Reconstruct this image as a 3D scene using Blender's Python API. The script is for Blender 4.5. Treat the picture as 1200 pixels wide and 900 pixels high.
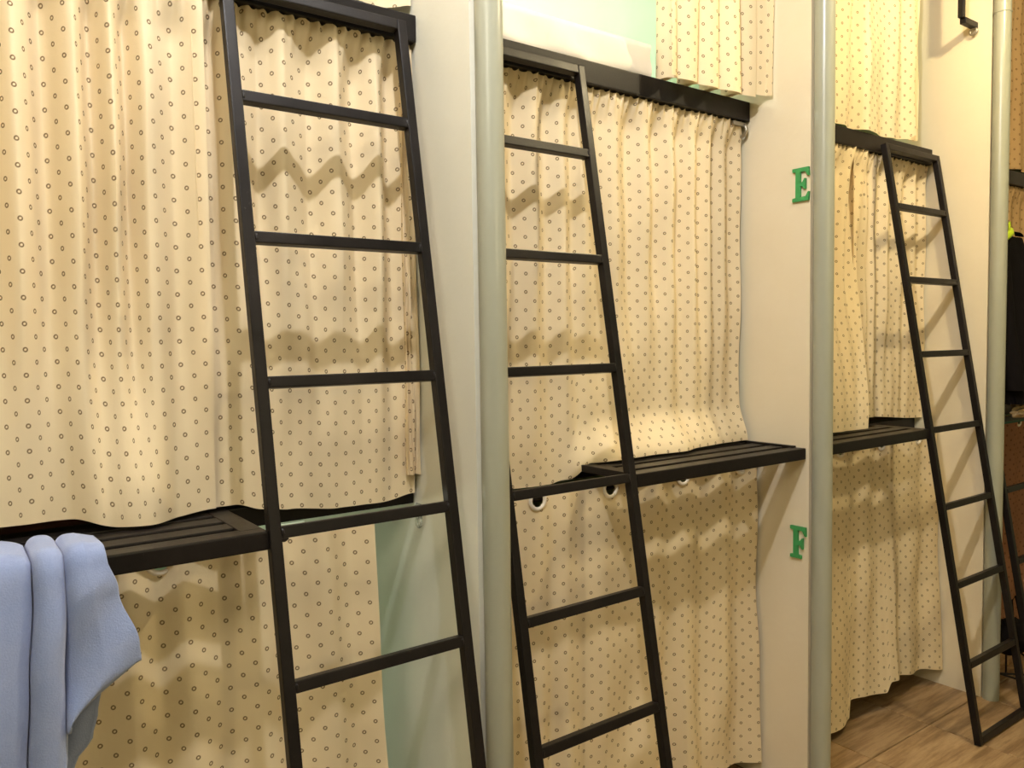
import bpy, bmesh, math, random
from mathutils import Matrix, Vector
random.seed(7)
sc = bpy.context.scene
for o in list(bpy.data.objects): bpy.data.objects.remove(o)
COL = sc.collection

# ------------------------------------------------------------------ camera
F_PX, YAW, PITCH, ROLL = 941.12, math.radians(36.314), math.radians(3.0837), math.radians(-0.838)
CAM = Vector((0.0, -1.6, 1.2772))
cd = bpy.data.cameras.new('camera'); cam = bpy.data.objects.new('camera', cd); COL.objects.link(cam)
cd.sensor_width = 36.0; cd.lens = F_PX / 1200.0 * 36.0; cd.clip_start = 0.02
fw = Vector((math.sin(YAW)*math.cos(PITCH), math.cos(YAW)*math.cos(PITCH), -math.sin(PITCH)))
rt = Vector((math.cos(YAW), -math.sin(YAW), 0)); up = rt.cross(fw)
r2 = rt*math.cos(ROLL) + up*math.sin(ROLL); u2 = -rt*math.sin(ROLL) + up*math.cos(ROLL)
M = Matrix((r2, u2, -fw)).transposed().to_4x4(); M.translation = CAM
cam.matrix_world = M
sc.camera = cam

# ------------------------------------------------------------------ world, exposure
w = bpy.data.worlds.new('world'); sc.world = w; w.use_nodes = True
bg = w.node_tree.nodes['Background']; bg.inputs[0].default_value = (1.0, 0.87, 0.40, 1); bg.inputs[1].default_value = 0.245
sc.view_settings.view_transform = 'Standard'; sc.view_settings.look = 'None'
sc.view_settings.exposure = 0.0; sc.view_settings.gamma = 1.0; sc.view_settings.use_curve_mapping = False

# lamps of the room, the last one an added fill: position, power, colour, radius (the fixtures are built further down)
LAMPS = [((0.40, -1.06, 2.70), 74, (0.95, 0.95, 1.0), 0.025),
         ((1.00, -0.80, 2.70), 9, (1.0, 0.95, 0.92), 0.02),
         ((2.30, -1.05, 2.70), 62, (1.0, 0.83, 0.50), 0.035),
         ((-1.00, -1.90, 2.65), 64, (1.0, 0.92, 0.72), 0.30)]  # wide soft fill added on the left to brighten the nearest partition
ROOM_LAMP = ((1.35, -5.6, 2.25), 95, (1.0, 0.82, 0.44), 0.10)
BUNK_LAMPS = [((0.99, 1.20, 2.55), 28, (0.96, 1.0, 0.90), 0.05),
              ((-0.06, 0.80, 0.66), 6.5, (1.0, 0.98, 0.80), 0.05)]

def point(name, loc, power, colr, rad):
    l = bpy.data.lights.new(name, 'POINT'); l.energy = power; l.color = colr; l.shadow_soft_size = rad
    o = bpy.data.objects.new(name, l); o.location = loc; COL.objects.link(o); return o
for i, (p, e, c, r) in enumerate(LAMPS): point('corridor_light', p, e, c, r)
point('room_light', *ROOM_LAMP)
for q in BUNK_LAMPS: point('bunk_light', *q)

# ------------------------------------------------------------------ materials
def lin(r, g, b):
    f = lambda c: (c/255/12.92 if c <= 10 else ((c/255+0.055)/1.055)**2.4)
    return (f(r), f(g), f(b), 1)
class NT:
    def __init__(s, name):
        s.m = bpy.data.materials.new(name); s.m.use_nodes = True; s.t = s.m.node_tree; s.t.nodes.clear()
        s.out = s.n('ShaderNodeOutputMaterial')
    def n(s, t, **k):
        x = s.t.nodes.new(t)
        for a, v in k.items(): setattr(x, a, v)
        return x
    def l(s, a, b): s.t.links.new(a, b)
    def math(s, op, a, b=None, c=None):
        x = s.n('ShaderNodeMath', operation=op)
        for i, v in enumerate((a, b, c)):
            if v is None: continue
            if hasattr(v, 'links'): s.l(v, x.inputs[i])
            else: x.inputs[i].default_value = v
        return x.outputs[0]
    def noise(s, vec, scale, detail=3, rough=.5):
        x = s.n('ShaderNodeTexNoise'); x.inputs['Scale'].default_value = scale; x.inputs['Detail'].default_value = detail
        x.inputs['Roughness'].default_value = rough
        if vec is not None: s.l(vec, x.inputs['Vector'])
        return x.outputs['Fac']
    def ramp(s, fac, stops):
        x = s.n('ShaderNodeValToRGB'); e = x.color_ramp.elements
        while len(e) < len(stops): e.new(.5)
        for k, (p, c) in enumerate(stops): e[k].position = p; e[k].color = c
        s.l(fac, x.inputs[0]); return x.outputs[0]
    def mix(s, fac, a, b):
        x = s.n('ShaderNodeMix', data_type='RGBA')
        for sock, v in ((x.inputs[0], fac), (x.inputs[6], a), (x.inputs[7], b)):
            if hasattr(v, 'links'): s.l(v, sock)
            else: sock.default_value = v
        return x.outputs[2]
    def bump(s, h, st, dist=.01):
        x = s.n('ShaderNodeBump'); x.inputs['Strength'].default_value = st; x.inputs['Distance'].default_value = dist
        s.l(h, x.inputs['Height']); return x.outputs[0]
    def pbr(s, colr, rough=.5, spec=.5, normal=None, metallic=0, sheen=0):
        p = s.n('ShaderNodeBsdfPrincipled')
        if hasattr(colr, 'links'): s.l(colr, p.inputs['Base Color'])
        else: p.inputs['Base Color'].default_value = colr
        if hasattr(rough, 'links'): s.l(rough, p.inputs['Roughness'])
        else: p.inputs['Roughness'].default_value = rough
        p.inputs['Specular IOR Level'].default_value = spec; p.inputs['Metallic'].default_value = metallic
        p.inputs['Sheen Weight'].default_value = sheen
        if normal is not None: s.l(normal, p.inputs['Normal'])
        s.l(p.outputs[0], s.out.inputs[0]); return p

def obco(nt): return nt.n('ShaderNodeTexCoord').outputs['Object']

def paint_mat(name, c1, c2, rough=.6, scale=6, bump=.15, spec=.3):
    nt = NT(name); g = nt.n('ShaderNodeNewGeometry').outputs['Position']
    f = nt.noise(g, scale, 5, .6); f2 = nt.noise(g, 60, 3)
    c = nt.mix(f, c1, c2)
    nt.pbr(c, rough, spec, nt.bump(f2, bump, .003)); return nt.m

def curtain_mat(name, base, ringc, trans=.16):
    nt = NT(name)
    uv = nt.n('ShaderNodeUVMap').outputs[0]
    sp = nt.n('ShaderNodeSeparateXYZ'); nt.l(uv, sp.inputs[0])
    DX, DY = .046, .0405
    def cell(off):
        a = nt.math('MULTIPLY', nt.math('SUBTRACT', nt.math('FRACT', nt.math('ADD', nt.math('DIVIDE', sp.outputs[0], DX), off)), .5), DX)
        b = nt.math('MULTIPLY', nt.math('SUBTRACT', nt.math('FRACT', nt.math('ADD', nt.math('DIVIDE', sp.outputs[1], DY), off)), .5), DY)
        d = nt.math('SQRT', nt.math('ADD', nt.math('MULTIPLY', a, a), nt.math('MULTIPLY', b, b)))
        # a pair of arcs: the ring thins out along one diagonal
        g = nt.math('ABSOLUTE', nt.math('SUBTRACT', a, b))
        return d, g
    d1, g1 = cell(0.0); d2, g2 = cell(0.5)
    def ring(d, g):
        e = nt.math('ABSOLUTE', nt.math('SUBTRACT', d, .0030))
        m = nt.n('ShaderNodeMapRange'); m.interpolation_type = 'SMOOTHSTEP'
        nt.l(e, m.inputs[0]); m.inputs[1].default_value = .0016; m.inputs[2].default_value = .0007
        q = nt.n('ShaderNodeMapRange'); nt.l(g, q.inputs[0]); q.inputs[1].default_value = .0004; q.inputs[2].default_value = .0018
        q.inputs[3].default_value = .8; q.inputs[4].default_value = 1.0
        return nt.math('MULTIPLY', m.outputs[0], q.outputs[0])
    rg = nt.math('MAXIMUM', ring(d1, g1), ring(d2, g2))
    g = nt.n('ShaderNodeNewGeometry').outputs['Position']
    blot = nt.noise(g, 5, 4, .6)
    b2 = tuple(x*.90 for x in base[:3]) + (1,)
    colr = nt.mix(nt.math('MULTIPLY', rg, .86), nt.mix(blot, base, b2), ringc)
    weave = nt.noise(uv, 900, 1); wr = nt.noise(uv, 26, 4, .6)
    nb = nt.bump(nt.math('ADD', nt.math('MULTIPLY', weave, .05), wr), .22, .006)
    df = nt.n('ShaderNodeBsdfDiffuse'); tr = nt.n('ShaderNodeBsdfTranslucent'); mx = nt.n('ShaderNodeMixShader')
    nt.l(colr, df.inputs[0]); nt.l(colr, tr.inputs[0]); nt.l(nb, df.inputs['Normal']); mx.inputs[0].default_value = trans
    nt.l(df.outputs[0], mx.inputs[1]); nt.l(tr.outputs[0], mx.inputs[2]); nt.l(mx.outputs[0], nt.out.inputs[0])
    return nt.m

def metal_mat():
    nt = NT('dark_painted_steel'); g = nt.n('ShaderNodeNewGeometry').outputs['Position']
    f = nt.noise(g, 9, 5, .65); s = nt.noise(g, 140, 3, .6)
    c = nt.ramp(f, [(.3, (.006, .005, .005, 1)), (.7, (.012, .009, .008, 1))])
    sc_ = nt.ramp(s, [(.70, (0, 0, 0, 1)), (.80, (1, 1, 1, 1))])
    c = nt.mix(nt.math('MULTIPLY', sc_, .10), c, (.35, .31, .27, 1))
    nt.pbr(c, nt.ramp(f, [(.3, (.33,)*3+(1,)), (.7, (.48,)*3+(1,))]), .22, nt.bump(s, .12, .002)); return nt.m

def tile_mat():
    nt = NT('wood_look_tile'); oi = nt.n('ShaderNodeObjectInfo')
    g = nt.n('ShaderNodeNewGeometry').outputs['Position']
    mp = nt.n('ShaderNodeMapping'); nt.l(g, mp.inputs[0]); mp.inputs['Scale'].default_value = (1.6, 15, 1)
    off = nt.n('ShaderNodeCombineXYZ'); nt.l(nt.math('MULTIPLY', oi.outputs['Random'], 30), off.inputs[0]); nt.l(nt.math('MULTIPLY', oi.outputs['Random'], 17), off.inputs[2])
    nt.l(off.outputs[0], mp.inputs['Location'])
    f = nt.noise(mp.outputs[0], 2.2, 8, .68); f2 = nt.noise(mp.outputs[0], 9, 4, .6)
    c = nt.ramp(f, [(.25, lin(82, 62, 41)), (.45, lin(136, 109, 77)), (.60, lin(170, 143, 108)), (.76, lin(102, 78, 52))])
    c = nt.mix(nt.math('MULTIPLY', f2, .30), c, lin(120, 92, 58))
    v = nt.n('ShaderNodeHueSaturation'); nt.l(c, v.inputs['Color']); nt.l(nt.math('ADD', nt.math('MULTIPLY', oi.outputs['Random'], .22), .86), v.inputs['Value'])
    nt.pbr(v.outputs[0], .42, .4, nt.bump(f2, .1, .002)); return nt.m

def simple(name, c, rough=.6, spec=.3, sheen=0, nscale=None, nb=.3, var=.12, metallic=0):
    nt = NT(name); g = obco(nt)
    f = nt.noise(g, nscale or 30, 4, .6)
    c2 = tuple(min(1, x*(1-2*var)) for x in c[:3]) + (1,)
    nt.pbr(nt.mix(f, c, c2), rough, spec, nt.bump(f, nb, .004), metallic, sheen); return nt.m

def emis(name, c, st):
    nt = NT(name); e = nt.n('ShaderNodeEmission'); e.inputs[0].default_value = c; e.inputs[1].default_value = st
    nt.l(e.outputs[0], nt.out.inputs[0]); return nt.m

def towel_mat():
    nt = NT('blue_terry'); g = obco(nt)
    f = nt.noise(g, 420, 2); f2 = nt.noise(g, 22, 4)
    c = nt.mix(f2, lin(128, 146, 190), lin(152, 164, 198))
    c = nt.mix(nt.math('MULTIPLY', f, .35), c, lin(96, 110, 156))
    nt.pbr(c, .95, .1, nt.bump(f, .35, .002), 0, .35); return nt.m

M_CUR = curtain_mat('dotted_cream_cotton', lin(240, 221, 184), lin(96, 70, 38))
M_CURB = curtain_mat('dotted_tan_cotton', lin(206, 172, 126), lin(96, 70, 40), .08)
M_CURR = curtain_mat('dotted_reddish_cotton_dimmed', lin(150, 110, 86), lin(80, 52, 36), .05)  # reddish cloth, with the dim light of the far end darkened into its colour
M_MET = metal_mat()
def partition_mat(name, front1, front2, back1, back2):
    nt = NT(name); g = nt.n('ShaderNodeNewGeometry').outputs['Position']
    sp = nt.n('ShaderNodeSeparateXYZ'); nt.l(g, sp.inputs[0])
    f = nt.noise(g, 6, 5, .6); f2 = nt.noise(g, 60, 3)
    k = nt.n('ShaderNodeMapRange'); k.interpolation_type = 'SMOOTHSTEP'
    nt.l(nt.math('ADD', sp.outputs[1], nt.math('MULTIPLY', f, .06)), k.inputs[0]); k.inputs[1].default_value = -.13; k.inputs[2].default_value = .10
    front = nt.mix(f, front1, front2); back = nt.mix(f, back1, back2)
    nt.pbr(nt.mix(k.outputs[0], front, back), .62, .3, nt.bump(f2, .15, .003)); return nt.m
M_PART1 = partition_mat('cream_to_mint_paint', lin(226, 214, 188), lin(218, 204, 174), lin(194, 220, 190), lin(184, 212, 180))
M_PART2 = partition_mat('grey_to_mint_paint', lin(226, 224, 210), lin(216, 213, 196), lin(212, 222, 204), lin(204, 214, 194))
M_CREAM = paint_mat('cream_wall_paint', lin(232, 224, 200), lin(224, 214, 186), .65)
M_GREY = paint_mat('pale_grey_wall_paint', lin(224, 222, 206), lin(214, 210, 190), .6)
M_MINT = paint_mat('mint_wall_paint', lin(192, 222, 190), lin(184, 214, 182), .6)
M_PIPE = paint_mat('grey_green_gloss_paint', lin(164, 164, 147), lin(152, 153, 134), .28, 4, .06, .5)
M_TILE = tile_mat()
M_GROUT = simple('grout', lin(96, 74, 50), .9)
M_CEIL = paint_mat('ceiling_paint', lin(238, 234, 222), lin(230, 226, 212), .8)
M_WOOD = simple('dark_board', lin(78, 44, 34), .6)
M_RINGW = simple('white_plastic', lin(228, 220, 206), .4, .5, var=.03)
M_TOWEL = towel_mat()
M_SHEET = simple('pale_bed_sheet', lin(232, 222, 202), .8, .2, .1, 9, .5, .05)
M_GREEN = simple('green_letter_paint', lin(62, 150, 84), .5, .4, var=.06)
M_CHROME = simple('worn_chrome', lin(170, 164, 150), .3, .5, metallic=.8)
M_BLACKC = simple('black_fabric', lin(18, 15, 16), .95, .08, 0, 60)
M_LIME = simple('lime_plastic', lin(196, 224, 40), .45, .4, var=.04)
M_BEIGE = simple('beige_fabric', lin(190, 164, 124), .9, .1, .2, 25)
M_TEAL = simple('teal_fabric', lin(60, 96, 84), .9, .1, .1, 40)
M_LITGAP = simple('pale_lit_gap', lin(214, 232, 210), .5, var=.03)  # pale colour for light seen through the gap under the bunk
M_BULB = emis('lamp_glass', (1, .9, .72, 1), 9)

def clear_mat():
    nt = NT('clear_plastic'); p = nt.pbr((.93, .95, .93, 1), .12, .5); p.inputs['Transmission Weight'].default_value = .85; p.inputs['IOR'].default_value = 1.45
    return nt.m
M_CLEAR = clear_mat()

# ------------------------------------------------------------------ mesh helpers
def obj(name, bm, mat, parent=None, smooth=False, loc=None):
    me = bpy.data.meshes.new(name); bm.to_mesh(me); bm.free()
    for mm in (mat if isinstance(mat, (list, tuple)) else [mat]): me.materials.append(mm)
    if smooth:
        for p in me.polygons: p.use_smooth = True
        me.set_sharp_from_angle(angle=math.radians(60))
    return link(name, me, parent, loc)
def link(name, me, parent=None, loc=None):
    o = bpy.data.objects.new(name, me); COL.objects.link(o)
    if parent: o.parent = parent
    if loc: o.location = loc
    return o
def tag(o, label=None, cat=None, group=None, kind=None):
    if label: o['label'] = label
    if cat: o['category'] = cat
    if group: o['group'] = group
    if kind: o['kind'] = kind
    return o
def thing(name, label, cat, loc=(0, 0, 0), group=None, rot=None):
    o = bpy.data.objects.new(name, None); COL.objects.link(o); o.location = loc; o.empty_display_size = .05
    if rot: o.rotation_euler = rot
    return tag(o, label, cat, group)
def copy_tree(o, parent=None):
    c = o.copy(); COL.objects.link(c)
    if parent: c.parent = parent
    for ch in list(o.children): copy_tree(ch, c)
    return c
def bx(bm, x0, x1, y0, y1, z0, z1, mi=0):
    vs = [bm.verts.new((x, y, z)) for x in (x0, x1) for y in (y0, y1) for z in (z0, z1)]
    fs = [(0, 1, 3, 2), (4, 6, 7, 5), (0, 4, 5, 1), (2, 3, 7, 6), (0, 2, 6, 4), (1, 5, 7, 3)]
    out = []
    for f in fs:
        q = bm.faces.new([vs[i] for i in f]); q.material_index = mi; out.append(q)
    return out
def box(name, x0, x1, y0, y1, z0, z1, mat, parent=None, bev=.0025):
    bm = bmesh.new(); bx(bm, x0, x1, y0, y1, z0, z1)
    if bev: bmesh.ops.bevel(bm, geom=bm.edges[:], offset=bev, segments=2, affect='EDGES', profile=.6)
    bmesh.ops.recalc_face_normals(bm, faces=bm.faces[:])
    return obj(name, bm, mat, parent)
def tube(bm, pts, r, n=12, cap=True):
    rings = []; pts = [Vector(p) for p in pts]
    rr = r if isinstance(r, (list, tuple)) else [r]*len(pts)
    ref = None
    for i, p in enumerate(pts):
        d = (pts[min(i+1, len(pts)-1)] - pts[max(i-1, 0)]).normalized()
        if ref is None: ref = Vector((0, 0, 1)) if abs(d.z) < .9 else Vector((1, 0, 0))
        a = d.cross(ref).normalized(); b = d.cross(a).normalized(); ref = b.cross(d)*1.0 if False else ref
        rings.append([bm.verts.new(p + (a*math.cos(2*math.pi*k/n) + b*math.sin(2*math.pi*k/n))*rr[i]) for k in range(n)])
    for i in range(len(rings)-1):
        for k in range(n): bm.faces.new((rings[i][k], rings[i][(k+1) % n], rings[i+1][(k+1) % n], rings[i+1][k]))
    if cap:
        bm.faces.new(rings[0][::-1]); bm.faces.new(rings[-1])
def tube_obj(name, pts, r, mat, parent=None, n=12):
    bm = bmesh.new(); tube(bm, pts, r, n); bmesh.ops.recalc_face_normals(bm, faces=bm.faces[:])
    return obj(name, bm, mat, parent, True)
def torus(bm, c, R, r, axis='Y', n=24, m=8, flat=1.0):
    rings = []
    for i in range(n):
        a = 2*math.pi*i/n; ring = []
        for j in range(m):
            b = 2*math.pi*j/m; q = R + r*math.cos(b); h = r*flat*math.sin(b)
            x, y = q*math.cos(a), q*math.sin(a)
            v = (x, h, y) if axis == 'Y' else ((h, x, y) if axis == 'X' else (x, y, h))
            ring.append(bm.verts.new(Vector(c)+Vector(v)))
        rings.append(ring)
    for i in range(n):
        for j in range(m):
            bm.faces.new((rings[i][j], rings[(i+1) % n][j], rings[(i+1) % n][(j+1) % m], rings[i][(j+1) % m]))
    bmesh.ops.recalc_face_normals(bm, faces=bm.faces[:])
def interp(tab, x):
    if x <= tab[0][0]: return tab[0][1]
    for (a, p), (b, q) in zip(tab, tab[1:]):
        if x <= b:
            t = (x-a)/(b-a); t = t*t*(3-2*t); return p + (q-p)*t
    return tab[-1][1]
def sm(a, b, x):
    t = max(0, min(1, (x-a)/(b-a))); return t*t*(3-2*t)

def sheet(name, fn, nu, nv, mat, parent=None, holes=(), hr=.016, uvoff=(0, 0), urow=.45):
    """a cloth: fn(s,t) -> point; uv in metres of cloth, so printed dots follow the folds"""
    P = [[Vector(fn(i/nu, j/nv)) for i in range(nu+1)] for j in range(nv+1)]
    jr = int(urow*nv); U = [0]
    for i in range(nu): U.append(U[-1] + (P[jr][i+1]-P[jr][i]).length)
    V = [[0]*(nu+1)]
    for j in range(nv): V.append([V[-1][i] + (P[j+1][i]-P[j][i]).length for i in range(nu+1)])
    VM = [sum(r)/len(r) for r in V]
    bm = bmesh.new(); uvl = bm.loops.layers.uv.new('UVMap')
    B = [[bm.verts.new(p) for p in row] for row in P]
    for j in range(nv):
        for i in range(nu):
            c = (P[j][i]+P[j+1][i+1])/2
            if any((c.x-h[0])**2 + (c.z-h[1])**2 < hr*hr for h in holes): continue
            f = bm.faces.new((B[j][i], B[j+1][i], B[j+1][i+1], B[j][i+1]))
            for lp, (jj, ii) in zip(f.loops, ((j, i), (j+1, i), (j+1, i+1), (j, i+1))):
                lp[uvl].uv = (U[ii]+uvoff[0], uvoff[1]-VM[jj])
    return obj(name, bm, mat, parent, True)

# ------------------------------------------------------------------ the place
PX = [-0.225, 0.840, 1.916, 2.955, 4.030]          # left faces of the partitions between the bunks
PTH = 0.052
ZU0, ZU1 = 1.885, 1.939                            # rail of the upper bunk
ZD0, ZD1 = 0.945, 0.976                            # slatted step
CEIL = 2.80

# floor: wood-look tiles on grout
fl = box('floor', -1.6, 6.0, -6.4, 1.95, -.06, -.004, M_GROUT, bev=0); tag(fl, kind='structure')
bm = bmesh.new(); bx(bm, -.1735, .1735, -.1735, .1735, -.0055, 0)
bmesh.ops.bevel(bm, geom=[e for e in bm.edges if all(v.co.z > -.001 for v in e.verts)], offset=.0015, segments=1, affect='EDGES')
tme = bpy.data.meshes.new('floor_tile'); bm.to_mesh(tme); bm.free(); tme.materials.append(M_TILE)
for ix in range(-8, 7):
    for iy in range(-5, 7):
        t = link('floor_tile', tme, fl, (2.612 + .35*(ix+.5), -.33 + .35*(iy-.5)-.0, 0))
cl = box('ceiling', -1.6, 6.0, -2.3, 1.95, CEIL, CEIL+.06, M_CEIL, bev=0); tag(cl, kind='structure')
wb = box('wall_back', -1.6, 6.0, 1.90, 1.95, 0, CEIL, M_MINT, bev=0); tag(wb, kind='structure')

# partitions: cream in front of the curtains, mint inside the bunks
WF = -0.340
for i, x in enumerate(PX):
    bm = bmesh.new()
    bx(bm, x, x+PTH, WF, 1.90, 0, CEIL, 0)
    o = obj('wall_partition', bm, M_PART2 if i == 1 else M_PART1); tag(o, kind='structure')

# round pipes at the front edges of the partitions
PIPES = [(-.199, 'unseen'), (.8645, 'grey-green painted pipe standing between the two nearest ladders'),
         (1.9355, 'grey-green painted pipe beside the green letters E and F'),
         (2.9690, 'grey-green painted pipe nearest the black jacket, behind the farthest full ladder'), None]
for i in (1, 2, 3):
    x, lab = PIPES[i]; y = -.367
    p = thing('pipe', lab, 'pipe', (x, y, 0), 'pipes at the partition ends')
    tube_obj('shaft', [(0, 0, 0), (0, 0, 1.2), (0, 0, CEIL)], .0262, M_PIPE, p, 28)
    zc = 1.215 if i == 1 else .62
    tube_obj('joint_sleeve', [(0, 0, zc-.35), (0, 0, zc)], .02645, M_PIPE, p, 28)
    for zb in (2.35,):
        bm = bmesh.new(); torus(bm, (0, 0, zb), .0265, .0022, 'Z', 28, 6); obj('clip_band', bm, M_PIPE, p, True)

# bunk frames
BED = ['nearest bunk frame, behind the blue towel', 'bunk frame between the pipes, beside the letters E and F',
       'bunk frame at the right, above the visible floor', 'farthest bunk frame, behind the black jacket']
for k in range(4):
    x0, x1 = PX[k]+PTH+.001, PX[k+1]-.001
    b = thing('bunk_bed', 'dark steel ' + BED[k], 'bunk bed', (0, 0, 0), 'bunk frames')
    box('upper_rail', x0, x1, -.148, -.098, ZU0, ZU1, M_MET, b, .003)
    box('upper_board', x0, x1, -.097, 1.88, ZU0+.005, ZU1-.008, M_WOOD, b, 0)
    box('middle_rail', x0, x1, -.096, -.050, .932, .972, M_MET, b, .003)
    box('middle_board', x0, x1, -.049, 1.88, .936, .966, M_WOOD, b, 0)
    box('base_plinth', x0, x1, -.05, 1.88, .001, .16, M_WOOD, b, 0)

# slatted steps in front of the middle bunks
STEPS = [(PX[0]+PTH+.002, .4405, 'R', 'black slatted step with the blue towel hanging over its edge'),
         (1.2735, PX[2]-.002, 'L', 'black slatted step ending at the wall between letters E and F'),
         (PX[2]+PTH+.002, 2.5950, 'R', 'black slatted step of the right bunk, left of the farthest full ladder'),
         (3.3850, PX[4]-.002, 'L', 'black slatted step of the farthest bunk')]
for k, (x0, x1, side, lab) in enumerate(STEPS[:3]):
    s = thing('slatted_step', lab, 'step', (0, 0, 0), 'slatted steps')
    pl = (x1-.036, x1) if side == 'R' else (x0, x0+.036)
    wl = (x0, x0+.012) if side == 'R' else (x1-.012, x1)
    a0, a1 = (wl[1], pl[0]) if side == 'R' else (pl[1], wl[0])
    box('front_beam', x0, x1, -.332, -.302, ZD0, ZD1, M_MET, s, .003)
    box('front_slat', a0, a1, -.3015, -.288, ZD1-.010, ZD1-.001, M_MET, s, .002)
    for j in range(3):
        y0 = -.268 + j*.060
        box('slat', a0, a1, y0, y0+.041, ZD1-.010, ZD1-.001, M_MET, s, .002)
    box('end_plate', pl[0], pl[1], -.3015, -.1075, ZD1-.018, ZD1-.0005, M_MET, s, .002)
    box('wall_angle', wl[0], wl[1], -.3015, -.1075, ZD1-.025, ZD1+.004, M_MET, s, .002)
    for q in (.33, .70):
        xx = a0+(a1-a0)*q
        box('bracket', xx-.012, xx+.012, -.3015, -.0965, ZD0+.001, ZD1-.0165, M_MET, s, .001)

# ladders: 20 mm square tube, leaning against the upper rail
LW = .339; TH = math.atan(.1698); CS = 1/math.cos(TH)
bm = bmesh.new(); bmesh.ops.create_icosphere(bm, subdivisions=1, radius=.0042, matrix=Matrix.Diagonal((.8, .8, 2.0, 1)))
WELD = bpy.data.meshes.new('weld_bead'); bm.to_mesh(WELD); bm.free(); WELD.materials.append(M_MET)
def make_ladder(label):
    L = thing('ladder', label, 'ladder', (0, 0, 0), 'leaning bunk ladders', (-TH, 0, 0))
    H = 1.905*CS
    for x in (0, LW): box('stile', x-.010, x+.010, -.010, .010, 0, H, M_MET, L, .0022)
    zt = [1.7067-.24333*i for i in range(7)]
    for z in zt + [.022]:
        zz = z*CS-.010
        r = box('rung', .0098, LW-.0098, -.0098, .0098, zz-.0100, zz+.0100, M_MET, L, .0022)
        if z > .1:
            for x in (.012, LW-.012):
                link('weld_bead', WELD, r, (x, -.0085, zz))
    box('top_bar', .0098, LW-.0098, -.0098, .0098, H-.0210, H, M_MET, L, .0022)
    return L
lad = make_ladder('black steel ladder nearest the camera, beside the blue towel')
lad.location = (.4500, -.4921, .003)
for x, lab in ((.9180, 'black steel ladder between the two left pipes, its left stile half hidden'),
               (2.5930, 'black steel ladder at the right whose feet show on the floor'),
               (3.0330, 'black steel ladder at the far right edge, mostly behind a pipe')):
    c = copy_tree(lad); c['label'] = lab; c.location = (x, -.4921, .003)

# ------------------------------------------------------------------ curtains
def folds(seed, n, amp, jitter=.35):
    """a row of uneven soft pleats along s; returns value in about -1..1"""
    rnd = random.Random(seed)
    cuts = [0]
    for i in range(n): cuts.append(cuts[-1] + 1 + rnd.uniform(-jitter, jitter))
    T = cuts[-1]; cuts = [c/T for c in cuts]; am = [rnd.uniform(.5, 1.0) for _ in range(n)]
    def f(s):
        s = max(0, min(.99999, s))
        for i in range(n):
            if s < cuts[i+1]:
                q = (s-cuts[i])/(cuts[i+1]-cuts[i])
                v = math.cos(2*math.pi*q)
                v = .7*v + .3*(1-4*q if q < .5 else 4*q-3)
                return am[i]*v if v < 0 else v*.5*(am[i]+am[i-1 if q < .5 else (i+1) % n])
        return 0
    return f
def hung(name, label, x0, x1, ztop, zbot, ybase, seed, n, atop, abot, hemY=None, nu=240, nv=90, mat=None, group=None,
         gather=0.0, flare0=.7, xbot=None, holes=(), n2=None, parentlabel=None, lean=0.0):
    """a hanging curtain panel; zbot / hemY: tables over x of the hem; pleats fade from atop to abot"""
    rnd = random.Random(seed*31+1)
    f1 = folds(seed, n, 1); f2 = folds(seed+100, n2 or max(3, n//2), 1)
    ph = [rnd.uniform(0, 6.28) for _ in range(8)]
    xb0, xb1 = xbot or (x0, x1)
    def fn(s, t):
        x = (x0 + (x1-x0)*s)*(1-t) + (xb0 + (xb1-xb0)*s)*t
        zb = zbot if not isinstance(zbot, list) else interp(zbot, x)
        z = ztop + (zb-ztop)*t
        sw = s + .012*math.sin(2.2*t+ph[0]+3*s)*t
        mixf = sm(.45, .95, t)
        a = (atop + (abot-atop)*sm(.35, 1, t))*(sm(-.02, .10, t) if gather else 1)
        y = ybase - (.016*(1-sm(0, .09, t)) if gather else 0) - a*((1-mixf)*f1(sw) + mixf*(.55*f1(sw) + .75*f2(sw)))
        y += lean*t
        y += .0022*math.sin(9*s*6+ph[1]+2*t) + .0020*math.sin(13*t+ph[2]+7*s) + .0016*math.sin(21*s+17*t+ph[3])
        if gather:
            g = math.exp(-t/.035)
            y += gather*g*math.sin(2*math.pi*n*3.3*s+ph[4]) + gather*.6*g*math.sin(2*math.pi*n*5.1*s+ph[5])
            z += .0035*g*math.sin(2*math.pi*n*3.3*s+ph[6])
        if hemY:
            k = sm(flare0, 1, t)**1.3
            y = y*(1-k) + (interp(hemY, x) + .35*(y-ybase))*k
        return (x, y, z)
    root = thing(name, label, 'curtain', (0, 0, 0), group)
    cloth = sheet('cloth', fn, nu, nv, mat or M_CUR, root, holes=holes, uvoff=(rnd.random(), rnd.random()))
    return root, cloth, fn

def rod(label, x0, x1, y, z, r=.008, ring_at=None, mat=None):
    R = thing('curtain_rod', label, 'curtain rod', (0, 0, 0), 'curtain rods')
    tube_obj('bar', [(x0, y, z), ((x0+x1)/2, y, z), (x1, y, z)], r, mat or M_MET, R, 12)
    if ring_at:
        bm = bmesh.new(); torus(bm, (ring_at-.002, y-.020, z-.004), .016, .0050, 'X', 18, 8); obj('end_ring', bm, M_CHROME, R, True)
        box('end_bracket', ring_at-.050, ring_at+.008, y-.030, y+.004, z+.006, z+.018, M_CHROME, R, .002)
    return R

G_MID, G_LOW, G_UP = 'curtains of the middle bunks', 'curtains of the lower bunks', 'curtains of the upper bunks'
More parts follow.
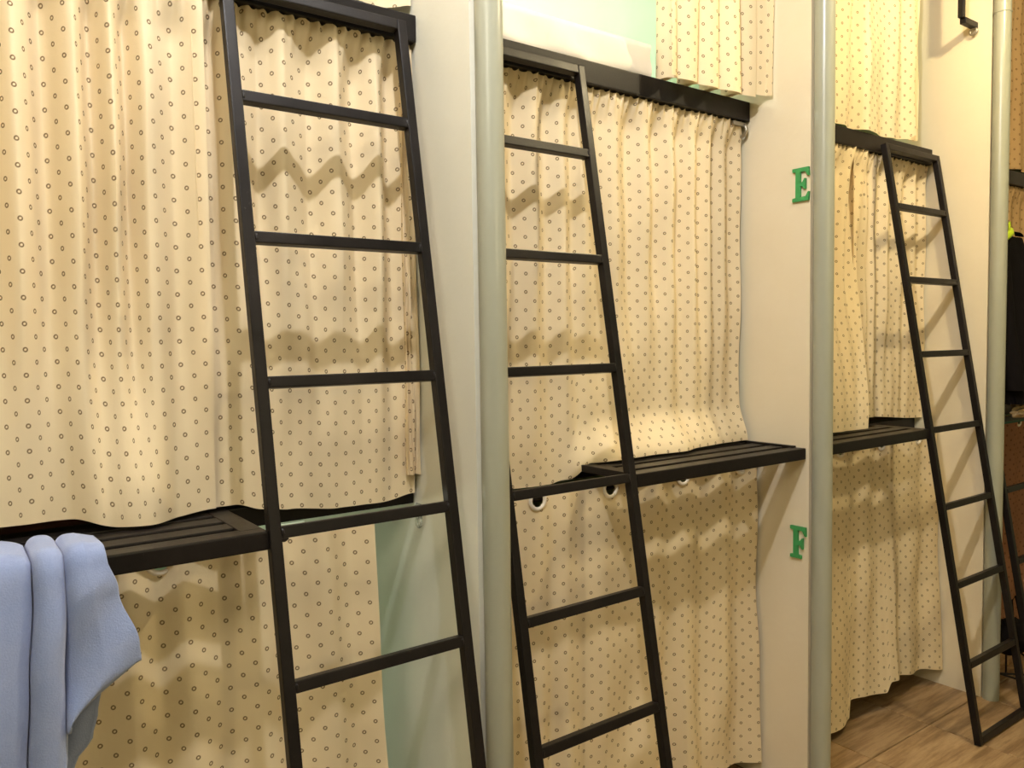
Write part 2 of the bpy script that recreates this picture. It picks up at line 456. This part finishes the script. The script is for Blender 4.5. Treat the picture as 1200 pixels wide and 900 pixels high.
# rods under the upper rails
for k, nm in enumerate(('nearest bunk', 'bunk beside the letters', 'right bunk', 'farthest bunk')):
    rod('dark curtain rod under the upper rail of the ' + nm, PX[k]+PTH+.003, PX[k+1]-.003, -.112, 1.864, .006,
        ring_at=PX[k+1]-.016 if k == 1 else None)
ZT = 1.884
# nearest bunk, two panels
hung('curtain', 'cream dotted curtain at the far left, hem resting on the slatted step', -.168, .416, ZT, [(-.17, 1.0), (.19, .997), (.25, .982), (.33, .981), (.41, .984)],
     -.132, 3, 8, .027, .008, [(-.17, -.125), (.18, -.125), (.23, -.165), (.29, -.188), (.35, -.150), (.41, -.128)], nu=300, gather=.003, group=G_MID, flare0=.62, n2=5)
hung('curtain', 'cream dotted curtain behind the upper half of the nearest ladder', .398, .832, ZT,
     [(.40, .982), (.455, .982), (.51, .967), (.56, .960), (.66, .949), (.76, .948), (.83, .958)],
     -.120, 11, 5, .024, .003, [(.40, -.112), (.83, -.114)], nu=260, gather=.004, group=G_MID, n2=4)
# gathered edge of that curtain against the wall
def edge_fn(s, t):
    x = .826 + .010*s; y = -.104 - .040*s - .010*math.sin(3.0*s*3.1416)*.6
    return (x, y, ZT + (1.000-ZT)*t)
r_, c_, _ = hung('curtain', 'narrow folded curtain edge at the pale wall by the nearest ladder', .806, .834, ZT-.01, 1.000, -.126, 5, 2, .010, .010, nu=40, nv=60, group=G_MID)
# bunk beside the letters
hung('curtain', 'wide cream dotted curtain beside letter E, hem spread on the slatted step', .900, 1.900, ZT,
     [(.90, .940), (1.20, .932), (1.245, .940), (1.30, .978), (1.36, .982), (1.9, .983)], -.118, 21, 12, .017, .006,
     [(.90, -.112), (1.22, -.114), (1.29, -.150), (1.36, -.186), (1.47, -.178), (1.59, -.186), (1.72, -.158), (1.80, -.150), (1.90, -.150)],
     nu=420, nv=110, gather=.004, group=G_MID, flare0=.87, n2=7)
# right bunk, two panels
hung('curtain', 'cream dotted curtain of the right bunk, left panel lying on the step', 1.972, 2.540, ZT, .983, -.124, 33, 7, .017, .007,
     [(1.97, -.20), (2.40, -.225), (2.5, -.225)], nu=260, gather=.004, group=G_MID, flare0=.25, xbot=(1.972, 2.405))
hung('curtain', 'cream dotted curtain behind the farthest full ladder', 2.470, 2.948, ZT, [(2.4, 1.0), (2.6, .998), (2.94, .975)], -.118, 37, 6, .016, .006,
     nu=240, gather=.004, group=G_MID)
# farthest bunk
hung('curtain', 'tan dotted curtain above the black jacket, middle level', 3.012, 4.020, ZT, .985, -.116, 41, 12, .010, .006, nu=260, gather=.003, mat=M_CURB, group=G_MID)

# lower curtains with eyelets on a rod
def low(label, x0, x1, zbot, seed, n, eyes, mat=None, hemY=None, amp=(.010, .018), lean=0.0, xbot=None):
    ZR, YR = .915, -.150
    root, cloth, fn = hung('curtain', label, x0, x1, .936, zbot, YR-.024, seed, n, amp[0], amp[1], hemY, nu=int((x1-x0)*300), nv=150, mat=mat, group=G_LOW,
                           holes=[(e, ZR) for e in eyes], flare0=.3, lean=lean, xbot=xbot)
    bm = None
    for e in eyes:
        # nearest cloth depth at the eyelet
        s = (e-x0)/(x1-x0); t = (.936-ZR)/(.936-.03); y = fn(s, t)[1]
        bm = bmesh.new(); torus(bm, (0, 0, 0), .0205, .0050, 'Y', 28, 8, .7)
        obj('eyelet', bm, M_RINGW, root, True, (e, y-.001, ZR))
    return root
NM = ('nearest bunk', 'bunk beside letter F', 'right bunk', 'farthest bunk')
for k in range(4):
    rod('dark lower curtain rod under the step of the ' + NM[k], PX[k]+PTH+.003, PX[k+1]-.003 if k else .695, -.150, .915, .010)
low('cream dotted lower curtain hanging below the towel and nearest step', -.165, .700, .02, 51, 8, [-.10, .065, .310], amp=(.012, .032), xbot=(-.165, .730))
low('cream dotted lower curtain below the step, left of letter F', .900, 1.905, [(.9, .015), (1.70, .015), (1.76, .060), (1.905, .050)], 57, 8, [1.112, 1.337, 1.600, 1.850], amp=(.008, .030))
low('cream dotted lower curtain with a stepped hem above the wood floor', 1.975, 2.948,
    [(1.97, .030), (2.385, .032), (2.395, .090), (2.58, .070), (2.60, .105), (2.85, .075), (2.948, .060)], 63, 6, [2.10, 2.34, 2.58, 2.82], amp=(.008, .022), lean=-.02)
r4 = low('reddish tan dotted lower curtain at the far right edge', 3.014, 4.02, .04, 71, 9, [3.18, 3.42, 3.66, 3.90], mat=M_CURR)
box('top_band', 3.014, 4.02, -.190, -.182, .915, .934, M_TEAL, r4, .001)

# upper curtains
def up2(s, t):
    # four deep pleats, then flat against the partition
    L = .34; a = s*1.25
    if a < 1: 
        x = 1.530 + L*a; ph = a*4*2*math.pi
        y = -.158 - .045*math.cos(ph) ; x += .030*math.sin(ph)
        zb = 1.943 - .012*max(0, math.cos(ph))
    else:
        q = (a-1)/.25; x = 1.870 + .032*sm(0, .5, q); y = -.195 - .040*q; zb = 1.941 - .006*q
    z = 2.74 + (zb-2.74)*t
    y += .004*math.sin(5*t+9*s)
    return (x, y, z)
root = thing('curtain', 'cream dotted curtain pushed aside in deep pleats above letter E', 'curtain', (0, 0, 0), G_UP)
sheet('cloth', up2, 260, 60, M_CUR, root, uvoff=(.3, .1))
hung('curtain', 'brightly lit cream dotted upper curtain of the right bunk', 1.975, 2.800, 2.74, [(1.97, 1.943), (2.70, 1.943), (2.76, 1.950), (2.80, 1.965)], -.150, 81, 6, .012, .016, nu=260, nv=80, group=G_UP)
hung('curtain', 'narrow cream dotted curtain strip beside the upper curtain of the right bunk', 2.785, 2.872, 2.74, 1.962, -.128, 83, 2, .008, .010, nu=50, nv=50, group=G_UP)
hung('curtain', 'cream dotted upper curtain whose corner shows above the nearest ladder', -.165, .836, 2.74, [(-.2, 1.950), (.70, 1.950), (.80, 1.956), (.836, 1.962)], -.118, 85, 12, .012, .014, nu=240, nv=50, group=G_UP)
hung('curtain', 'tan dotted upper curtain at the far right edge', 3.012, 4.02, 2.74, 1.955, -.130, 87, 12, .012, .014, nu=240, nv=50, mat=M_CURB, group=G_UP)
for k in range(4):
    rod('dark curtain rod near the ceiling over the ' + NM[k], PX[k]+PTH+.003, PX[k+1]-.003, -.130, 2.755, .009)

# ------------------------------------------------------------------ bedding on the upper bunk beside the letters
def mattress():
    x0, x1, y0, y1, z0, z1 = .902, 1.545, -.126, 1.80, ZU1+.001, 2.036
    bm = bmesh.new(); bx(bm, x0, x1, y0, y1, z0, z1)
    bmesh.ops.subdivide_edges(bm, edges=bm.edges[:], cuts=14, use_grid_fill=True)
    cx, cz = (x0+x1)/2, (z0+z1)/2
    for v in bm.verts:
        # rounded edges and creases of a loose cover
        dx = min(v.co.x-x0, x1-v.co.x); dz = min(v.co.z-z0, z1-v.co.z); dy = min(v.co.y-y0, y1-v.co.y)
        n = .006*math.sin(v.co.x*31+v.co.z*40) + .004*math.sin(v.co.x*67-v.co.y*9+v.co.z*80)
        if v.co.y < y0+.02: v.co.y += n + .010*(abs(v.co.z-cz)/((z1-z0)/2))**6
        if v.co.z > z1-.01: v.co.z += .5*n - .003*(1 if dy < .01 else 0)
        if v.co.z < z0+.001: v.co.z = z0
    return bm
bm = mattress(); bmesh.ops.recalc_face_normals(bm, faces=bm.faces[:])
mt = thing('mattress', 'mattress in a loose pale sheet on the upper bunk beside the pipe', 'mattress')
obj('covered_pad', bm, M_SHEET, mt, True)
# hanger frames by the partition over the right bunk and beside the letters
for (px, nm) in ((PX[3], 'right bunk'), (PX[2], 'bunk beside the letters')):
    h = thing('curtain_bracket', 'dark steel bracket on the wall high above the ' + nm, 'bracket', (px, 0, 0), 'high wall brackets')
    box('post', -.108, -.090, -.295, -.277, 2.335, CEIL-.001, M_MET, h, .002)
    box('arm', -.0905, -.001, -.296, -.276, 2.318, 2.338, M_MET, h, .002)
    bm = bmesh.new(); torus(bm, (-.012, -.286, 2.308), .011, .0040, 'X', 16, 8); obj('ring', bm, M_CHROME, h, True)

# ------------------------------------------------------------------ letters E and F on the wall
def letter(name, ch, yl, zb, h, label):
    # unit shapes of a slab-serif letter, x to the right, z up; right on the wall is -Y
    if ch == 'E':
        poly = [(0, 0), (.60, 0), (.62, .26), (.58, .26), (.50, .13), (.29, .12), (.29, .44), (.37, .44), (.45, .35), (.49, .35), (.49, .67), (.45, .67), (.37, .56), (.29, .56), (.29, .88), (.48, .88), (.57, .74), (.62, .74), (.60, 1), (0, 1), (0, .90), (.12, .88), (.12, .12), (0, .10)]
    else:
        poly = [(0, 0), (.42, 0), (.42, .10), (.29, .12), (.29, .42), (.37, .42), (.45, .31), (.49, .31), (.49, .65), (.45, .65), (.37, .55), (.29, .55), (.29, .88), (.46, .88), (.56, .72), (.60, .72), (.59, 1), (0, 1), (0, .90), (.12, .88), (.12, .12), (0, .10)]
    bm = bmesh.new()
    vs = [bm.verts.new((0, -p[0]*h*.92, p[1]*h)) for p in poly]
    f = bm.faces.new(vs)
    r = bmesh.ops.extrude_face_region(bm, geom=[f])
    bmesh.ops.translate(bm, verts=[v for v in r['geom'] if isinstance(v, bmesh.types.BMVert)], vec=(-.007, 0, 0))
    bmesh.ops.triangulate(bm, faces=[q for q in bm.faces if len(q.verts) > 4])
    bmesh.ops.recalc_face_normals(bm, faces=bm.faces[:])
    o = obj(name, bm, M_GREEN, None, False, (PX[2]-.0005, yl, zb)); tag(o, label, 'letter', 'green wall letters')
letter('letter_sign', 'E', -.2895, 1.638, .088, 'green slab-serif letter E on the pale wall')
letter('letter_sign', 'F', -.2870, .671, .088, 'green slab-serif letter F on the wall below the slatted step')

# ------------------------------------------------------------------ blue towel over the step
def towel():
    bm = bmesh.new(); uvl = None
    right = [(.45, .150), (.753, .150), (.823, .238), (.849, .236), (.930, .212), (.985, .197), (1.1, .190)]
    g1 = [(.45, .080), (.70, .093), (.82, .100), (.94, .109), (1.1, .111)]
    g2 = [(.45, .120), (.753, .141), (.81, .141), (.93, .146), (1.1, .150)]
    lobes = lambda q: math.sqrt(max(0, 1-q*q))
    NU, NV = 90, 70
    def front(s, t):
        # t 0..0.22 on top of the step, then down the front
        c = s
        if t < .22:
            k = t/.22; z = .985; zz = .985
        else:
            k = 1; q = (t-.22)/.78; zz = .985
            zlow = .50
            if c > .62: # hem of the right flap climbs outwards
                zlow = .745 + .078*sm(.62, 1.0, c)
            elif c > .56: zlow = .50 + .245*((c-.56)/.06)
            zz = .985 + (zlow-.985)*q
        xl, xa, xb, xr = -.06, interp(g1, zz), interp(g2, zz), interp(right, zz)
        if c < .40:
            x = xl + (xa-xl)*(c/.40); q = (c-.20)/.20; w = .036*lobes(min(1, abs(q))**(1.5 if q > 0 else 2.2))
        elif c < .62:
            x = xa + (xb-xa)*((c-.40)/.22); q = (c-.51)/.11; w = .036*lobes(abs(q)**1.25)
        else:
            x = xb + (xr-xb)*((c-.62)/.38); q = (c-.80)/.18; w = .034*lobes(abs(min(0, q))**2.0) if c < .80 else .034-.016*((c-.8)/.2)
        down = sm(.22, .40, t)
        w = w*(.75+.25*down) + .003*math.sin(11*t+5*c)
        if t < .22:
            y = -.232 - .100*k
            z = .979 + w*.75 + .004
            if k < .25: z -= (.25-k)*.05
            y -= w*.35*k
        else:
            q = (t-.22)/.78
            ang = min(1, q/.07)*math.pi/2
            y = -.3365 - (w+.004)*(.35 + .65*math.sin(ang))
            z = zz*(q) + (zz)*(1-q)
            z = zz + (w*.75-.002)*math.cos(ang)
            if q < .07: z = .979 + .004 + w*.75*math.cos(ang) - (.985-zz)*.6
        return (x, y, z)
    P = [[bm.verts.new(front(i/NU, j/NV)) for i in range(NU+1)] for j in range(NV+1)]
    for j in range(NV):
        for i in range(NU): bm.faces.new((P[j][i], P[j+1][i], P[j+1][i+1], P[j][i+1]))
    # layer hanging behind, with its turned corner
    redge = [(.50, .095), (.62, .118), (.684, .152), (.717, .176), (.75, .183), (.80, .190), (.94, .196)]
    def back(s, t):
        z = .930 + (.50-.930)*t; xr = interp(redge, z); x = -.05 + (xr+.05)*s
        return (x, -.338 - .008*sm(.5, 1, s)*math.sin(9*t) - .003*math.sin(30*s), z)
    P = [[bm.verts.new(back(i/50, j/40)) for i in range(51)] for j in range(41)]
    for j in range(40):
        for i in range(50): bm.faces.new((P[j][i], P[j+1][i], P[j+1][i+1], P[j][i+1]))
    o = obj('towel', bm, M_TOWEL, None, True)
    m = o.modifiers.new('thick', 'SOLIDIFY'); m.thickness = .0035; m.offset = 0
    tag(o, 'pale blue terry towel hung over the edge of the nearest slatted step', 'towel')
towel()

# ------------------------------------------------------------------ small things
tag(box('lit_gap_strip', .545, .592, -.1005, -.0970, .916, .930, M_LITGAP, None, .0006), 'pale strip standing in for the lit gap under the bunk edge behind the nearest ladder', 'strip')  # pale strip painted in place of the lit gap below the bunk frame
hk = thing('plastic_hook', 'clear plastic hook with a ring on the wall behind the nearest ladder', 'hook', (PX[1], -.118, .915))
box('pad', -.004, -.0002, -.012, .012, -.012, .020, M_CLEAR, hk, .001)
bm = bmesh.new(); torus(bm, (-.008, -.010, -.018), .010, .0030, 'X', 18, 8); obj('ring', bm, M_CLEAR, hk, True)

# black jacket slung over the farthest ladder
def blob(fn, nu, nv):
    bm = bmesh.new()
    P = [[bm.verts.new(fn(2*math.pi*i/nu, j/nv)) for i in range(nu)] for j in range(nv+1)]
    for j in range(nv):
        for i in range(nu): bm.faces.new((P[j][i], P[j][(i+1) % nu], P[j+1][(i+1) % nu], P[j+1][i]))
    bm.faces.new(P[0][::-1]); bm.faces.new(P[-1]); bmesh.ops.recalc_face_normals(bm, faces=bm.faces[:]); return bm
def ladder_y(z): return -.5021 + .1698*z
J = thing('jacket', 'black jacket slung over the far right ladder', 'jacket', (3.25, 0, 0))
def body(a, t):
    z = 1.630 - .60*t; w = (.10 + .09*sm(0, .16, t) + .015*t); d = .030 + .018*sm(0, .3, t)
    rr = 1 + .06*math.sin(5*a+7*t) + .04*math.sin(9*a-5*t)
    return (w*math.cos(a)*rr, ladder_y(z) - .055 + d*math.sin(a)*rr, z)
obj('body', blob(body, 40, 30), M_BLACKC, J, True)
for sgn in (-1, 1):
    def slv(a, t, sgn=sgn):
        z = 1.600 - .52*t; r = .050 - .014*t; c = sgn*(.150 + .045*sm(0, .4, t))
        rr = 1 + .08*math.sin(3*a+14*t)
        return (c + r*math.cos(a)*rr, ladder_y(z) - .075 + r*.8*math.sin(a)*rr, z)
    obj('sleeve', blob(slv, 20, 22), M_BLACKC, J, True)
def col(a, t):
    an = math.pi*(.15+.7*t); return (.085*math.cos(an) + .016*math.cos(a), ladder_y(1.63)-.055 - .02*math.sin(an) + .014*math.sin(a), 1.628 + .022*math.sin(an)+.003*math.sin(a))
obj('collar', blob(col, 12, 16), M_BLACKC, J, True)
hg = thing('hanger', 'lime green plastic hanger end at the shoulder of the black jacket', 'hanger', (3.10, ladder_y(1.62)-.115, 1.626))
tube_obj('arm', [(-.035, 0, -.022), (-.015, 0, -.010), (.02, 0, .004), (.07, .02, .022), (.11, .04, .030)], [.010, .013, .012, .009, .006], M_LIME, hg)
tube_obj('hook', [(.11, .04, .030), (.12, .045, .05), (.135, .05, .058), (.15, .055, .046)], .004, M_LIME, hg)

# crumpled bundle on the far bunk edge
def bun(cx, cy, cz, rx, ry, rz, sd):
    bm = bmesh.new(); bmesh.ops.create_icosphere(bm, subdivisions=4, radius=1); rn = random.Random(sd); ph = [rn.uniform(0, 6) for _ in range(6)]
    for v in bm.verts:
        p = v.co; k = 1 + .13*math.sin(5*p.x+ph[0]+3*p.z) + .10*math.sin(8*p.y+ph[1]+4*p.x) + .07*math.sin(13*p.z+ph[2]+6*p.y)
        v.co = Vector((cx+p.x*rx*k, cy+p.y*ry*k, max(cz-rz*.85, cz+p.z*rz*k)))
    return bm
tag(obj('cloth_bundle', bun(3.19, -.372, 1.003, .085, .032, .030, 3), M_BEIGE, None, True), 'crumpled beige cloth bundle below the black jacket on the far right ladder', 'cloth')

# black bag on a thin wire stand, by the foot of the right pipe
bag = thing('bag', 'black bag with loose straps beside the foot of the right ladder', 'bag', (3.135, -.362, .125))
def bagf(a, t):
    r = math.sin(math.pi*(.08+.84*t))**.5; rr = 1 + .08*math.sin(4*a+6*t) + .05*math.sin(7*a)
    return (.100*r*math.cos(a)*rr, .058*r*math.sin(a)*rr, .002 + .112*t)
obj('body', blob(bagf, 30, 16), M_BLACKC, bag, True)
for i, pts in enumerate(([(-.07, .00, .09), (-.095, .018, .108), (-.10, .030, .100), (-.10, .038, .088)], [(-.05, -.02, .10), (-.075, .00, .135), (-.085, .018, .135), (-.088, .030, .120)], [(.02, 0, .11), (.03, .01, .18), (.06, .01, .19), (.08, 0, .10)])):
    tube_obj('strap', pts, .0035, M_BLACKC, bag, 8)
st = thing('wire_stand', 'thin black folding wire stand under the black bag', 'stand', (3.10, -.36, 0))
for a, b in (((-.05, .002, .066), (.10, -.060, .040)), ((-.05, .002, .066), (.08, -.063, .012)), ((.02, -.07, .004), (.02, -.072, .120)), ((.13, -.060, .004), (.13, -.060, .122)),
             ((.13, .05, .004), (.13, .05, .122)), ((.02, -.072, .120), (.13, -.060, .122)), ((.13, -.060, .122), (.13, .05, .122)), ((.13, .05, .122), (.02, -.072, .120))):
    tube_obj('leg' if abs(a[2]-b[2]) > .01 else 'bar', [a, b], .0035, M_MET, st, 8)

# ------------------------------------------------------------------ lamp fixtures
def fixture(loc, label):
    t = thing('ceiling_lamp', label, 'lamp', (loc[0], loc[1], CEIL), 'corridor ceiling lamps')
    bm = bmesh.new(); torus(bm, (0, 0, -.010), .055, .009, 'Z', 28, 8); obj('ring', bm, M_RINGW, t, True)
    tube_obj('bulb', [(0, 0, -.002), (0, 0, -.014), (0, 0, -.022)], [.045, .044, .03], M_BULB, t, 20)
for (p, e, c, r), lb in zip(LAMPS, ('round ceiling lamp over the nearest ladder', 'round ceiling lamp over the middle ladder', 'round ceiling lamp over the right bunk', 'added soft fill lamp left of the nearest bunk')):
    fixture(p, lb)
for (xw, q, lb) in ((PX[1]+PTH, BUNK_LAMPS[0], 'small wall lamp inside the upper bunk beside the pipe'), (PX[0]+PTH, BUNK_LAMPS[1], 'small wall lamp inside the nearest lower bunk')):
    bl = thing('bunk_lamp', lb, 'lamp', (xw, q[0][1], q[0][2]+.07), 'bunk wall lamps')
    box('back_plate', .0002, .012, -.04, .04, -.05, .05, M_RINGW, bl, .003)
    tube_obj('shade', [(.012, 0, 0), (.06, 0, .01), (.10, 0, .0)], [.012, .03, .036], M_RINGW, bl, 18)
